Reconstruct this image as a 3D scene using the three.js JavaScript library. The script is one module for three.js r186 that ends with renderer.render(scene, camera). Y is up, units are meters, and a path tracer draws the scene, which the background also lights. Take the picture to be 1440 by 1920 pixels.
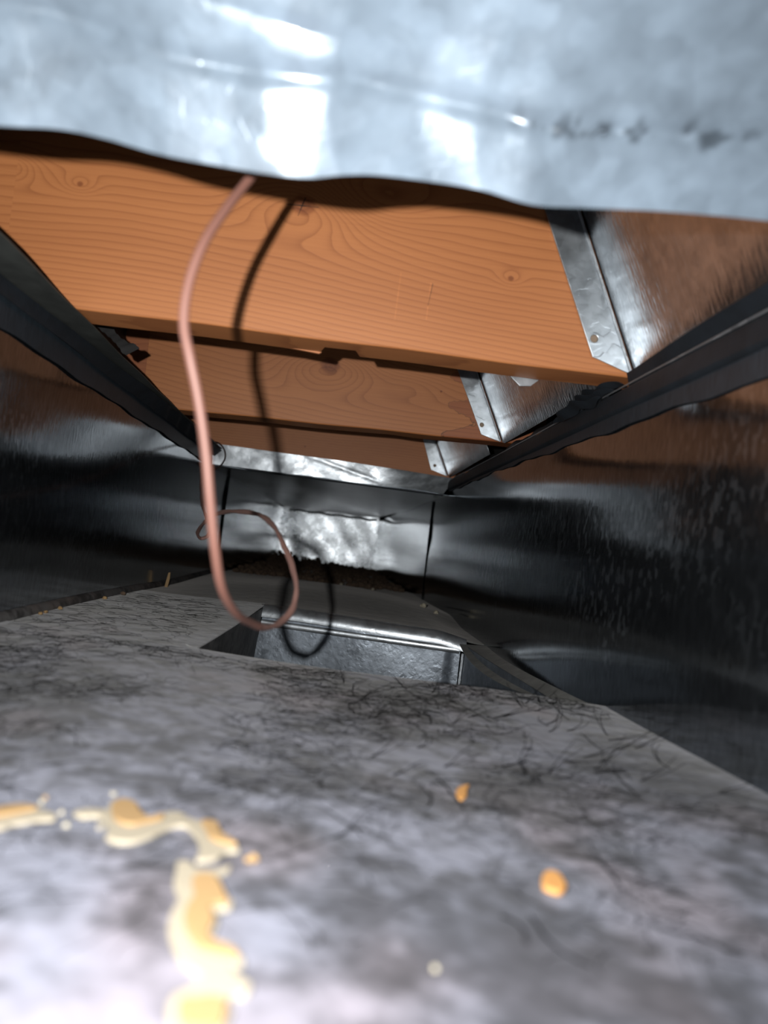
import * as THREE from 'three';
import { mergeGeometries, toCreasedNormals } from 'three/addons/utils/BufferGeometryUtils.js';

// ------------------------------------------------------------------ camera, light, exposure
const scene = new THREE.Scene();
scene.background = new THREE.Color(0x000000);
const FOCAL = 1386, EYE = 0.09;                       // focal length in pixels of a 1440 x 1920 frame, lens height above the duct floor
const camera = new THREE.PerspectiveCamera(2 * Math.atan(960 / FOCAL) * 180 / Math.PI, 0.75, 0.01, 20);
// world axes seen from the camera: the duct runs along -z, the joists along x, the phone is rolled by 7.6 degrees
const fwd = new THREE.Vector3((620 - 720) / FOCAL, -(1020 - 960) / FOCAL, -1).normalize();
const roll = 7.6 * Math.PI / 180;
const ax = new THREE.Vector3(Math.cos(roll), -Math.sin(roll), 0);
ax.z = -(ax.x * fwd.x + ax.y * fwd.y) / fwd.z; ax.normalize();
const az = fwd.clone().negate(), ay = az.clone().cross(ax);
const turnCam = new THREE.Matrix4().makeBasis(ax, ay, az).transpose();
camera.position.set(0, EYE, 0);
camera.quaternion.setFromRotationMatrix(turnCam);
camera.focus = 0.8; camera.userData.fStop = 6.2;
camera.updateMatrixWorld(true);

const renderer = new THREE.WebGLRenderer({ antialias: true });
renderer.toneMapping = THREE.LinearToneMapping;
renderer.toneMappingExposure = 1.0;
renderer.shadowMap.enabled = true;

const FLASH_AT = new THREE.Vector3(-0.035, 0.022, -0.003).applyQuaternion(camera.quaternion).add(camera.position);
const flash = new THREE.SpotLight(new THREE.Color(1.0, 0.985, 0.96), 1.5, 0, 73 * Math.PI / 180, 1, 2);
flash.name = 'flash_beam';
flash.position.copy(FLASH_AT);
flash.target.position.copy(FLASH_AT).add(new THREE.Vector3(0, 0, -1).applyQuaternion(camera.quaternion));
flash.castShadow = true; flash.shadow.radius = 0.13; flash.shadow.mapSize.set(2048, 2048);
flash.shadow.camera.near = 0.02; flash.shadow.camera.far = 6;
scene.add(flash, flash.target);

// ------------------------------------------------------------------ helpers
let seed = 7;
const rnd = () => { seed = (seed * 1664525 + 1013904223) >>> 0; return seed / 4294967296; };
const rr = (a, b) => a + (b - a) * rnd();
const V = (x, y, z) => new THREE.Vector3(x, y, z);
const lerp = (a, b, t) => a + (b - a) * t, clamp = (x, a = 0, b = 1) => Math.min(b, Math.max(a, x));
const sstep = (a, b, x) => { const t = clamp((x - a) / (b - a)); return t * t * (3 - 2 * t); };
const gauss = (x, s) => Math.exp(-(x * x) / (s * s));
function ray(px, py) { return V((px - 720) / FOCAL, -(py - 960) / FOCAL, -1).applyQuaternion(camera.quaternion); }
function at(px, py, depth) { const r = ray(px, py); return r.multiplyScalar(depth / -r.z).add(camera.position); }
function atY(px, py, y = 0) { const r = ray(px, py); return r.multiplyScalar((y - EYE) / r.y).add(camera.position); }
function atX(px, py, x) { const r = ray(px, py); return r.multiplyScalar(x / r.x).add(camera.position); }

const used = {};
function numbered(n) { const k = used[n] = (used[n] ?? -1) + 1; return k ? `${n}_${String(k).padStart(3, '0')}` : n; }
function shade(o) { o.castShadow = o.receiveShadow = true; return o; }
function mesh(name, geo, mat, parent) { const m = shade(new THREE.Mesh(geo, mat)); m.name = parent ? name : numbered(name); (parent ?? scene).add(m); return m; }
function thing(name, label, category, pos = [0, 0, 0], group) {
  const o = new THREE.Group(); o.name = numbered(name); o.position.set(...pos); scene.add(o);
  o.userData = { label, category }; if (group) o.userData.group = group;
  return o;
}
function tag(o, label, category, group) { Object.assign(o.userData, { label, category }); if (group) o.userData.group = group; return o; }
function struct(name) { const o = new THREE.Group(); o.name = name; o.userData.kind = 'structure'; scene.add(o); return o; }

// a sheet of metal with a thickness: fn(u, v) gives a point of its face, du x dv points out of the face
function sheet(fn, us, vs, th = 0.001) {
  if (typeof us === 'number') us = Array.from({ length: us + 1 }, (_, i) => i / us);
  if (typeof vs === 'number') vs = Array.from({ length: vs + 1 }, (_, i) => i / vs);
  const nu = us.length, nv = vs.length, P = us.map((u) => vs.map((v) => fn(u, v)));
  const pos = [], nor = [], uv = [], idx = [];
  const N = P.map((row, i) => row.map((p, j) => {
    const a = P[Math.min(i + 1, nu - 1)][j].clone().sub(P[Math.max(i - 1, 0)][j]), b = P[i][Math.min(j + 1, nv - 1)].clone().sub(P[i][Math.max(j - 1, 0)]);
    return a.cross(b).normalize();
  }));
  const lu = [0], lv = [0], mi = nu >> 1, mj = nv >> 1;
  for (let i = 1; i < nu; i++) lu.push(lu[i - 1] + P[i][mj].distanceTo(P[i - 1][mj]));
  for (let j = 1; j < nv; j++) lv.push(lv[j - 1] + P[mi][j].distanceTo(P[mi][j - 1]));
  for (const side of [1, -1]) {
    const base = pos.length / 3;
    for (let i = 0; i < nu; i++) for (let j = 0; j < nv; j++) {
      const p = P[i][j], n = N[i][j], k = side > 0 ? 0 : th;
      pos.push(p.x - n.x * k, p.y - n.y * k, p.z - n.z * k); nor.push(n.x * side, n.y * side, n.z * side); uv.push(lu[i], lv[j]);
    }
    for (let i = 0; i < nu - 1; i++) for (let j = 0; j < nv - 1; j++) {
      const a = base + i * nv + j, b = a + nv, c = b + 1, d = a + 1;
      if (side > 0) idx.push(a, b, c, a, c, d); else idx.push(a, c, b, a, d, c);
    }
  }
  const ring = [];
  for (let i = 0; i < nu; i++) ring.push([i, 0]);
  for (let j = 1; j < nv; j++) ring.push([nu - 1, j]);
  for (let i = nu - 2; i >= 0; i--) ring.push([i, nv - 1]);
  for (let j = nv - 2; j >= 1; j--) ring.push([0, j]);
  for (let k = 0; k < ring.length; k++) {
    const [i, j] = ring[k], [i2, j2] = ring[(k + 1) % ring.length], p = P[i][j], q = P[i2][j2], n = N[i][j], m = N[i2][j2];
    const out = q.clone().sub(p).cross(n).normalize(), b = pos.length / 3;
    for (const [w, wn, l] of [[p, n, 0], [q, m, 0], [q, m, th], [p, n, th]]) { pos.push(w.x - wn.x * l, w.y - wn.y * l, w.z - wn.z * l); nor.push(out.x, out.y, out.z); uv.push(lu[i], lv[j]); }
    idx.push(b, b + 2, b + 1, b, b + 3, b + 2);
  }
  const g = new THREE.BufferGeometry();
  g.setAttribute('position', new THREE.Float32BufferAttribute(pos, 3));
  g.setAttribute('normal', new THREE.Float32BufferAttribute(nor, 3));
  g.setAttribute('uv', new THREE.Float32BufferAttribute(uv, 2));
  g.setIndex(idx);
  return g;
}
// a strip with a cross-section swept along z: profile(t) -> list of [x, y]
function poly(pts, depth, bevel = 0, holes = []) {
  const s = new THREE.Shape(pts.map(([x, y]) => new THREE.Vector2(x, y)));
  for (const [x, y, r] of holes) { const h = new THREE.Path(); h.absarc(x, y, r, 0, Math.PI * 2, true); s.holes.push(h); }
  return new THREE.ExtrudeGeometry(s, { depth, bevelEnabled: bevel > 0, bevelThickness: bevel, bevelSize: bevel, bevelOffset: -bevel, bevelSegments: 2, curveSegments: 12 });
}
function tube(points, r, seg = 80, sides = 10) { return new THREE.TubeGeometry(new THREE.CatmullRomCurve3(points, false, 'centripetal'), seg, r, sides); }

// ------------------------------------------------------------------ noise and textures
function hash(x, y, s) { let h = (x * 374761393 + y * 668265263 + s * 974711) | 0; h = Math.imul(h ^ (h >>> 13), 1274126177); h ^= h >>> 16; return (h >>> 0) / 4294967296; }
function vnoise(x, y, px, py, s) {           // value noise with period px, py
  const xi = Math.floor(x), yi = Math.floor(y), fx = x - xi, fy = y - yi, u = fx * fx * (3 - 2 * fx), v = fy * fy * (3 - 2 * fy);
  const m = (a, p) => ((a % p) + p) % p, x0 = m(xi, px), x1 = m(xi + 1, px), y0 = m(yi, py), y1 = m(yi + 1, py);
  return lerp(lerp(hash(x0, y0, s), hash(x1, y0, s), u), lerp(hash(x0, y1, s), hash(x1, y1, s), u), v);
}
function fbm(u, v, px, py, oct, s) { let a = 0.5, t = 0, w = 0; for (let o = 0; o < oct; o++) { t += a * vnoise(u * px, v * py, px, py, s + o * 17); w += a; a *= 0.55; px *= 2; py *= 2; } return t / w; }
function cells(u, v, n, s) {                 // value of the nearest cell and the distance to it
  const x = u * n, y = v * n, xi = Math.floor(x), yi = Math.floor(y); let best = 9, val = 0;
  for (let a = -1; a < 2; a++) for (let b = -1; b < 2; b++) {
    const cx = (((xi + a) % n) + n) % n, cy = (((yi + b) % n) + n) % n, dx = xi + a + hash(cx, cy, s) - x, dy = yi + b + hash(cx, cy, s + 5) - y, d = dx * dx + dy * dy;
    if (d < best) { best = d; val = hash(cx, cy, s + 11); }
  }
  return [val, Math.sqrt(best)];
}
function tex(w, h, fn, srgb, span) {
  const data = new Uint8Array(w * h * 4);
  for (let y = 0; y < h; y++) for (let x = 0; x < w; x++) {
    const c = fn((x + 0.5) / w, (y + 0.5) / h), k = (y * w + x) * 4;
    const [r, g, b] = typeof c === 'number' ? [c, c, c] : c;
    data[k] = clamp(r) * 255; data[k + 1] = clamp(g) * 255; data[k + 2] = clamp(b) * 255; data[k + 3] = 255;
  }
  const t = new THREE.DataTexture(data, w, h);
  t.wrapS = t.wrapT = THREE.RepeatWrapping; t.magFilter = THREE.LinearFilter; t.minFilter = THREE.LinearFilter;
  if (srgb) t.colorSpace = THREE.SRGBColorSpace;
  if (span) t.repeat.set(1 / span[0], 1 / span[1]);
  t.needsUpdate = true;
  return t;
}
const std = (o) => new THREE.MeshStandardMaterial(o), phys = (o) => new THREE.MeshPhysicalMaterial(o);

// galvanised steel: clouds and small crystals of zinc
const galvColor = tex(768, 768, (u, v) => {
  const a = fbm(u, v, 5, 5, 5, 3), b = fbm(u, v, 28, 34, 3, 9), [c, d] = cells(u, v, 46, 21);
  const k = 0.70 + 0.30 * (a - 0.5) + 0.16 * (b - 0.5) + 0.06 * (c - 0.5) - 0.02 * d;
  return [k * 0.965, k * 1.0, k * 1.03];
}, true, [0.34, 0.34]);
const galvRough = tex(512, 512, (u, v) => { const a = fbm(u, v, 6, 6, 5, 31), [c] = cells(u, v, 40, 22); return 0.62 + 0.5 * (a - 0.5) + 0.16 * (c - 0.5); }, false, [0.3, 0.3]);
const galvBump = tex(512, 512, (u, v) => 0.5 * fbm(u, v, 7, 7, 4, 41) + 0.5 * cells(u, v, 44, 23)[0] * 0.4, false, [0.3, 0.3]);
const spangleBump = tex(512, 512, (u, v) => 0.5 * fbm(u, v, 50, 50, 3, 43) + 0.3 * cells(u, v, 84, 25)[0], false, [0.3, 0.3]);
// the duct's rolled sides: fine grain that runs up the sheet (v), pale flecks of dust
const wallColor = tex(1024, 1024, (u, v) => {
  const g = fbm(u, v, 200, 50, 2, 51), a = fbm(u, v, 5, 6, 4, 57), f = sstep(0.56, 0.64, fbm(u, v, 96, 56, 2, 63)) * sstep(0.46, 0.66, fbm(u, v, 3, 3, 3, 68));
  const k = 0.60 + 0.16 * (g - 0.5) + 0.12 * (a - 0.5) + 0.12 * f;
  return [k * 0.97, k, k * 1.03];
}, true, [0.36, 0.36]);
const wallRough = tex(1024, 1024, (u, v) => {       // green: roughness, blue: metal, less of it where dust clings
  const g = fbm(u, v, 200, 50, 2, 51), a = fbm(u, v, 6, 6, 4, 77), f = sstep(0.56, 0.64, fbm(u, v, 96, 56, 2, 63)) * sstep(0.46, 0.66, fbm(u, v, 3, 3, 3, 68));
  return [0, 0.55 + 0.2 * (g - 0.5) + 0.25 * (a - 0.5) + 0.12 * f, 1 - 0.035 * f];
}, false, [0.36, 0.36]);
const wallBump = tex(1024, 1024, (u, v) => 0.6 * fbm(u, v, 220, 52, 2, 83) + 0.4 * fbm(u, v, 12, 10, 3, 89), false, [0.36, 0.36]);
// dust felted over the floor sheet, wiped thin in blotches
const dustColor = tex(1024, 1024, (u, v) => {
  const w = fbm(u, v, 6, 6, 3, 91), a = fbm(u + 0.04 * w, v, 11, 14, 5, 95), b = fbm(u, v, 50, 50, 3, 99), big = fbm(u, v, 3, 3, 2, 93), m = sstep(0.38, 0.62, a * 0.5 + b * 0.2 + big * 0.3), br = sstep(0.45, 0.7, fbm(u, v, 5, 4, 3, 103));
  const k = lerp(0.40, 0.68, m) + 0.14 * (b - 0.5);
  return [k * (0.985 + 0.04 * br), k * (0.99 - 0.02 * br), k * (1.04 - 0.05 * br)];
}, true, [0.3, 0.3]);
const dustBump = tex(512, 512, (u, v) => fbm(u, v, 20, 20, 5, 107), false, [0.3, 0.3]);

const M = {
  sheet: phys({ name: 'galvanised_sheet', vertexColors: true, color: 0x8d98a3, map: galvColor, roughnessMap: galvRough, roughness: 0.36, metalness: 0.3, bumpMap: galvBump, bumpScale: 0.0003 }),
  galv: std({ name: 'galvanised_steel', color: 0xffffff, map: galvColor, roughnessMap: galvRough, roughness: 0.62, metalness: 0.85, bumpMap: galvBump, bumpScale: 0.0004 }),
  wall: std({ name: 'rolled_steel_side', color: 0xc8ccd0, map: wallColor, roughnessMap: wallRough, metalnessMap: wallRough, roughness: 0.21, metalness: 0.97, bumpMap: wallBump, bumpScale: 0.00009 }),
  wallLeft: std({ name: 'rolled_steel_left', color: 0xc0c4c8, map: wallColor, roughnessMap: wallRough, roughness: 0.21, metalness: 0.97, bumpMap: wallBump, bumpScale: 0.00009 }),
  panel: std({ name: 'shiny_panel', color: 0xdedede, map: galvColor, roughnessMap: wallRough, roughness: 0.4, metalness: 0.97, bumpMap: wallBump, bumpScale: 0.00026 }),
  end: std({ name: 'end_sheet', color: 0xffffff, map: galvColor, roughnessMap: galvRough, roughness: 0.45, metalness: 0.95, bumpMap: galvBump, bumpScale: 0.0005 }),
  dark: std({ name: 'dark_shaded_steel', color: 0x262c33, map: galvColor, roughness: 0.65, metalness: 0.3, bumpMap: wallBump, bumpScale: 0.0002 }),  // galvanised flanges turned from the flash: their dimness is in the colour
  floor: phys({ name: 'dusty_steel_floor', color: 0x9b9ea6, map: dustColor, roughness: 0.72, metalness: 0.12, bumpMap: dustBump, bumpScale: 0.0005, sheen: 1, sheenRoughness: 0.6, sheenColor: 0x8a8a88 }),
  boot: std({ name: 'spangled_steel', color: 0x969aa0, map: galvColor, roughnessMap: galvRough, roughness: 0.68, metalness: 0.75, bumpMap: spangleBump, bumpScale: 0.0003 }),
  far: phys({ name: 'dusty_far_floor', color: 0x77756f, map: galvColor, roughness: 0.75, metalness: 0.1, bumpMap: dustBump, bumpScale: 0.0005, sheen: 1, sheenRoughness: 0.6, sheenColor: 0x6a6866 }),
  roof: std({ name: 'dimmed_steel', color: 0x7c8084, map: galvColor, roughness: 0.3, metalness: 0.9, bumpMap: galvBump, bumpScale: 0.0004 }),  // colour darkened to dim the end wall reflection in the far ceiling
  tar: std({ name: 'black_tar_paper', color: 0x0f0e0e, roughness: 0.8 }),
  dustShade: std({ name: 'dusty_shaded_steel', color: 0x77756f, map: dustColor, roughness: 0.7, metalness: 0.2, bumpMap: dustBump, bumpScale: 0.0004 }),
  ledge: std({ name: 'folded_edge', color: 0x5a5a54, map: galvColor, roughness: 0.6, metalness: 0.3 }),
  reflBand: std({ name: 'dark_reflection_band', color: 0x47525b, map: wallColor, roughness: 0.55, metalness: 0.35, bumpMap: wallBump, bumpScale: 0.0001 }),  // dark band added along the wall tops in place of a dark reflection
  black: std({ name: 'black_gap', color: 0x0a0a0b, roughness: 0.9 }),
  cord: std({ name: 'cord_sheath', color: 0x5d3e35, roughness: 0.6 }),
  worn: std({ name: 'worn_cord', color: 0x5a4039, roughness: 0.75 }),
  wire: std({ name: 'dark_wire', color: 0x3a2a26, roughness: 0.6 }),
  hair: std({ name: 'hair', color: 0x1c1a1a, roughness: 0.7 }),
  cream: std({ name: 'dried_edge', color: 0x7e7768, roughness: 0.7 }),
  tan: std({ name: 'dried_crust', color: 0x7d6543, roughness: 0.75 }),
  chip: std({ name: 'wood_chip', color: 0xa4763f, roughness: 0.8 }),
  pale: std({ name: 'pale_grit', color: 0x8a8474, roughness: 0.8 }),
  nail: std({ name: 'nail_head', color: 0x7d6c5c, roughness: 0.6, metalness: 0.3 }),
  dirt: std({ name: 'dirt', color: 0x4a3b2e, roughness: 0.95 }),
  sub: std({ name: 'subfloor_board', color: 0x6b4a30, roughness: 0.9 }),
  phone: std({ name: 'phone_glass', color: 0x15161a, roughness: 0.3, metalness: 0.2 }),
  glow: std({ name: 'flash_glow', color: 0xffffff, emissive: 0xfff6e8, emissiveIntensity: 2 }),
};

// wood: contours of a field that knots push up, dark late wood along them
function woodTex(x0, x1, y0, y1, w, h, o) {
  return tex(w, h, (u, v) => {
    const x = lerp(x0, x1, u), y = lerp(y0, y1, v);
    let f = o.field(x, y) + 0.0012 * (fbm(u, v, 3, 4, 2, o.s) - 0.5) + 0.00015 * (fbm(u, v, 24, 30, 2, o.s + 3) - 0.5), dark = 0, ring = 0;
    for (const [kx, ky, a, sx, sy] of o.knots) f += a * Math.exp(-((x - kx) ** 2) / (sx * sx) - ((y - ky) ** 2) / (sy * sy));
    const t = f * 1250, fr = t - Math.floor(t), late = Math.pow(fr, 4.5) * (1 - sstep(0.94, 1, fr));
    const fine = fbm(u, v, 10, 260, 3, o.s + 7), broad = fbm(u, v, 3, 5, 3, o.s + 11);
    for (const [kx, ky, r] of o.cores) { const d = Math.hypot(x - kx, (y - ky) * 1.15) / r * (1 + 0.5 * (fbm(u, v, 40, 30, 2, o.s + 9) - 0.5)); dark = Math.max(dark, 1 - sstep(0.55, 1.25, d)); if (d < 1.2) ring = 0.35 * (Math.sin(d * 16) * 0.5 + 0.5); }
    let m = late * o.late + 0.22 * (fine - 0.5) + 0.35 * (broad - 0.5) + dark * (0.8 + ring * 0.5);
    const c = [lerp(0.635, 0.465, m), lerp(0.402, 0.26, m), lerp(0.232, 0.134, m)];
    const k = o.mark ? o.mark(x, y, c) : 1;
    return [c[0] * k, c[1] * k, c[2] * k];
  }, true);
}
const line = (x, y, ax_, ay_, bx, by) => { const dx = bx - ax_, dy = by - ay_, t = clamp(((x - ax_) * dx + (y - ay_) * dy) / (dx * dx + dy * dy)); return Math.hypot(x - ax_ - t * dx, y - ay_ - t * dy); };
const WOOD = { x0: -0.26, x1: 0.25, y0: 0.19, y1: 0.41 };
const dens = (y) => { const t = clamp((y - 0.235) / 0.14); return (t * 0.9 - 0.32 * t * t) * 0.032; };   // grain lies closer towards the lower edge
const wood1 = woodTex(WOOD.x0, WOOD.x1, WOOD.y0, WOOD.y1, 2048, 880, {
  s: 201, late: 0.6, field: (x, y) => dens(y + 0.02 * x) + 0.0015 * Math.sin(x * 9),
  knots: [[-0.050, 0.340, -0.0062, 0.042, 0.024], [-0.2144, 0.3322, 0.0022, 0.012, 0.007], [0.1103, 0.305, 0.0016, 0.01, 0.006], [-0.268, 0.339, -0.005, 0.022, 0.012], [-0.005, 0.352, 0.004, 0.05, 0.02]],
  cores: [[-0.0515, 0.3395, 0.0085], [-0.2144, 0.3322, 0.0022], [0.1103, 0.305, 0.0024]],
  mark: (x, y) => {
    let k = 1;
    const p = fbm(x * 3, y * 3, 50, 50, 2, 5) * 0.0007;
    for (const l of [[-0.064, 0.3384, -0.0402, 0.3392], [-0.0505, 0.3451, -0.0545, 0.3308]]) k = Math.min(k, lerp(0.25, 1, sstep(0.0002, 0.0008, line(x, y, ...l) + p)));
    for (const l of [[0.0267, 0.298, 0.0258, 0.262], [0.05, 0.2935, 0.0494, 0.2655]]) k *= lerp(1.12, 1, sstep(0.0002, 0.0009, line(x, y, ...l) + p));
    k *= lerp(0.72, 1, sstep(0.0001, 0.0005, line(x, y, 0.0515, 0.293, 0.0495, 0.276)));
    return k;
  },
});
const wood2 = woodTex(WOOD.x0, WOOD.x1, WOOD.y0, WOOD.y1, 1536, 660, {
  s: 301, late: 0.5, field: (x, y) => dens(y + 0.03 * x) * 0.75 + 0.002 * Math.sin(x * 7 + 1),
  knots: [[-0.027, 0.317, -0.0085, 0.06, 0.03], [0.08, 0.305, -0.003, 0.05, 0.02]],
  cores: [[-0.027, 0.3185, 0.013], [0.119, 0.3016, 0.0018]],
  mark: (x, y, c) => {                               // water stain with a dark rim, at the right end
    const d = (x - 0.150) + 0.018 * Math.sin(y * 160) + 0.02 * (fbm(x * 2, y * 2, 60, 60, 3, 9) - 0.5) + 0.35 * Math.max(0, 0.262 - y), rim = gauss(d, 0.0011) * (0.4 + 0.6 * sstep(0.3, 0.25, y));
    const inside = sstep(0, 0.002, d);
    c[1] = lerp(c[1], c[1] * 0.93, inside); c[2] = lerp(c[2], c[2] * 0.95, inside);
    return (1 - 0.12 * inside) * (1 - 0.45 * rim);
  },
});
const wood3 = woodTex(WOOD.x0, WOOD.x1, WOOD.y0, WOOD.y1, 768, 330, { s: 401, late: 0.5, field: (x, y) => dens(y - 0.02 * x), knots: [], cores: [[-0.07, 0.262, 0.002]] });
const woodMat = (t, n) => std({ name: n, map: t, roughness: 0.55, bumpMap: t, bumpScale: 0.0003 });

// ------------------------------------------------------------------ measures of the duct
const XL = -0.238, XR = 0.206, ZB = 0.45, ZE = -3.4, JZ = [-0.545, -0.951, -1.357], JT = 0.039, ZLIP = -1.349;
const zs = (list) => list;
const zsteps = (a, b, n, pow = 1) => Array.from({ length: n + 1 }, (_, i) => Math.pow(i / n, pow));

// floor height: crowned beyond the opening
function floorY(x, d) {
  const crown = 0.0145 * (1 - (x / 0.215) ** 2) * sstep(0.95, 1.25, d) * (1 - sstep(1.35, 1.75, d));
  const side = 0.006 * sstep(0.5, 0.25, d) * sstep(0.1, 0.206, x);
  return crown + side - 0.009 * sstep(0.55, 0.9, d) * (1 - sstep(1.05, 1.2, d)) * sstep(0.14, 0.2, x) - 0.006 * sstep(1.6, 1.9, d) + 0.0012 * Math.sin(x * 21 + d * 9);
}
const nearEdge = (x) => 0.541 - 0.15 * (x - 0.05) , farEdge = (x) => 0.928 - 0.17 * (x - 0.05);
const HL = (d) => lerp(-0.088, -0.074, clamp((d - 0.55) / 0.4));        // left side of the floor opening

// ------------------------------------------------------------------ setting: floor, walls, ceiling
{
  const fl = struct('floor');
  // near sheet, its far edge rolled down into the opening
  const roll_ = (t, r) => [r * Math.sin(t), r * (Math.cos(t) - 1)];
  mesh('floor_sheet', sheet((u, v) => {
    const x = lerp(XL - 0.002, XR + 0.002, u), left = 1 - sstep(-0.098, -0.088, x), e = lerp(nearEdge(x), nearEdge(-0.09) + 0.01, left);
    if (v < 0.8) { const d = lerp(-ZB, e - 0.009, Math.pow(v / 0.8, 0.8)); return V(x, floorY(x, d) + 0.002 * sstep(0.3, 0.55, d), -d); }
    const t = (v - 0.8) / 0.2 * Math.PI * 0.5, [a, b] = roll_(t, 0.009);
    return V(x, floorY(x, e) + 0.002 + b * (1 - left), -(e - 0.009 + a));
  }, 60, [...Array.from({ length: 61 }, (_, i) => i / 60 * 0.8), 0.83, 0.86, 0.89, 0.92, 0.95, 0.98, 1], 0.0012), M.floor, fl);
  mesh('floor_sheet', sheet((u, v) => {
    const d = lerp(0.545, 0.975, v), x = lerp(XL - 0.002, HL(d), u); return V(x, floorY(x, d) + 0.0012, -d);
  }, 20, 30, 0.0012), M.floor, fl);
  mesh('floor_sheet', sheet((u, v) => {
    const x = lerp(XL - 0.002, XR + 0.002, u), e = farEdge(Math.max(x, -0.08)), r = 0.012;
    const d = lerp(e + (x > -0.085 ? r : 0.002), 3.42, Math.pow(v, 1.6)); return V(x, floorY(x, d), -d);
  }, 48, 60, 0.0012), M.far, fl);
  // narrow strip beside the right wall, bent down into the opening
  mesh('floor_flange', sheet((u, v) => {
    const d = lerp(0.50, 0.90, v), w = lerp(0.010, 0.036, sstep(0, 0.9, v)), x = XR + 0.002 - w * (1 - u), sag = Math.sin(v * Math.PI) ** 0.8;
    return V(x, floorY(XR, d) + 0.0005 - (1 - u) * (0.002 + 0.013 * sag) - 0.003 * sag, -d);
  }, 10, 30, 0.001), M.far, fl);
  // right wall
  const wr = struct('wall_right');
  const zv = (v) => ZB + (ZE - ZB) * Math.pow(v, 1.15);
  mesh('wall_sheet', sheet((u, v) => { const z = zv(u), y = lerp(-0.012, 0.219, v); return V(XR - 0.0012 * Math.max(0, (y - 0.197) / 0.021) ** 2 + 0.0016 * Math.sin(z * 6 + 1) * Math.sin(v * Math.PI) + 0.002 * gauss(y - 0.135, 0.03) - 0.0008 * gauss(y - 0.04, 0.025), y, z); }, 160, 40, 0.001), M.wall, wr);
  const hem = (x, y0, y1, out, z0, z1, wob, mat, parent, name) => mesh(name, sheet((u, v) => {
    const z = lerp(z0, z1, u), t = v, y = lerp(y0, y1, t), bulge = Math.min(1, Math.min(t, 1 - t) * 8);
    return V(x - out * (0.25 + 0.75 * Math.sqrt(bulge)) + wob * Math.sin(z * 23 + y * 40), y + wob * 0.8 * Math.sin(z * 17), z);
  }, 90, [0, 0.03, 0.06, 0.1, 0.15, 0.5, 0.85, 0.9, 0.94, 0.97, 1], 0.001), mat, parent);
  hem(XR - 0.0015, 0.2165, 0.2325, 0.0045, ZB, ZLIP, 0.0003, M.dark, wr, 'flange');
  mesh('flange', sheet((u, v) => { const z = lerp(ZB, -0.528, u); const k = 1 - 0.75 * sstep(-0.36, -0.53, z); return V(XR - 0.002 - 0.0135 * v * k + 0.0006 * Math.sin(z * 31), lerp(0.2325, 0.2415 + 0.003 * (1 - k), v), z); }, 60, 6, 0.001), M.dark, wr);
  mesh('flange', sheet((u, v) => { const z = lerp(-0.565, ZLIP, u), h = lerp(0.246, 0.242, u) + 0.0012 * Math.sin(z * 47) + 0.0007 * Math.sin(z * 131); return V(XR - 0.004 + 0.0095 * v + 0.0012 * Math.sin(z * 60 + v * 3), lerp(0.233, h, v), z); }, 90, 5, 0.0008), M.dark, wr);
  mesh('bead', tube([V(XR - 0.0062, 0.2335, ZB), V(XR - 0.006, 0.2332, -0.2), V(XR - 0.0066, 0.2336, -0.5), V(XR - 0.006, 0.233, -0.9), V(XR - 0.0062, 0.2335, ZLIP)], 0.0006, 60, 6), M.galv, wr);
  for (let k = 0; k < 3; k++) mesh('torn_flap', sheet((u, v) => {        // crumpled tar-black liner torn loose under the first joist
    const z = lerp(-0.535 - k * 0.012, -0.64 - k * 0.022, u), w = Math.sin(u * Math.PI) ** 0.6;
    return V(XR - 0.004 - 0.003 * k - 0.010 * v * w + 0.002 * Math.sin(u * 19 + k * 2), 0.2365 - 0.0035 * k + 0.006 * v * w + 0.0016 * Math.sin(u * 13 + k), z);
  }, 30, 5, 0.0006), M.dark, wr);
  mesh('reflection_band', sheet((u, v) => { const z = lerp(ZB, ZLIP, u); return V(XR - 0.0026 - 0.0004 * Math.sin(z * 21), lerp(lerp(0.2005, 0.213, clamp((-z - 0.35) / 0.6)) + 0.0011 * Math.sin(z * 37) + 0.0007 * Math.sin(z * 83 + 1), 0.2185, v), z); }, 120, 4, 0.0008), M.reflBand, wr);  // added strip, coloured like the dark that the wall top mirrors
  mesh('slip_seam', sheet((u, v) => V(XR - 0.0035 * Math.sin(u * Math.PI), lerp(0.0, 0.207, v), -1.545 - 0.022 * u + 0.02 * (1 - v)), 8, 4, 0.001), M.wall, wr);
  // left wall
  const wl = struct('wall_left');
  mesh('wall_sheet', sheet((u, v) => { const z = zv(u), y = lerp(0.225, -0.012, v); return V(XL + 0.0016 * Math.max(0, (y - 0.195) / 0.027) ** 2 - 0.0008 * Math.sin(z * 5 + 2) * Math.sin(v * Math.PI) - 0.0018 * gauss(y - 0.16, 0.035), y, z); }, 160, 40, 0.001), M.wallLeft, wl);
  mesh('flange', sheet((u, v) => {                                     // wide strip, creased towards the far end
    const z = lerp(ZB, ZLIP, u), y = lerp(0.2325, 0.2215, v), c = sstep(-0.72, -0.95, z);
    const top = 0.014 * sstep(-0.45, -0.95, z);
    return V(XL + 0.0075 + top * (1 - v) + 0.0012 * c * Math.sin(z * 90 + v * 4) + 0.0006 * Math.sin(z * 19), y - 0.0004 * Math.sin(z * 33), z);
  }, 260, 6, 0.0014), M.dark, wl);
  mesh('flange', sheet((u, v) => {                                     // upper lip folded in over the strip
    const z = lerp(ZB, -1.33, u);
    const xi = lerp(-0.2, -0.214, clamp((-z - 0.42) / 0.5));
    return V(lerp(XL - 0.004, xi, v) + 0.0006 * Math.sin(z * 40) * v, 0.2332 + 0.0006 * v * Math.sin(z * 12), z);
  }, 90, 6, 0.001), M.ledge, wl);
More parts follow.
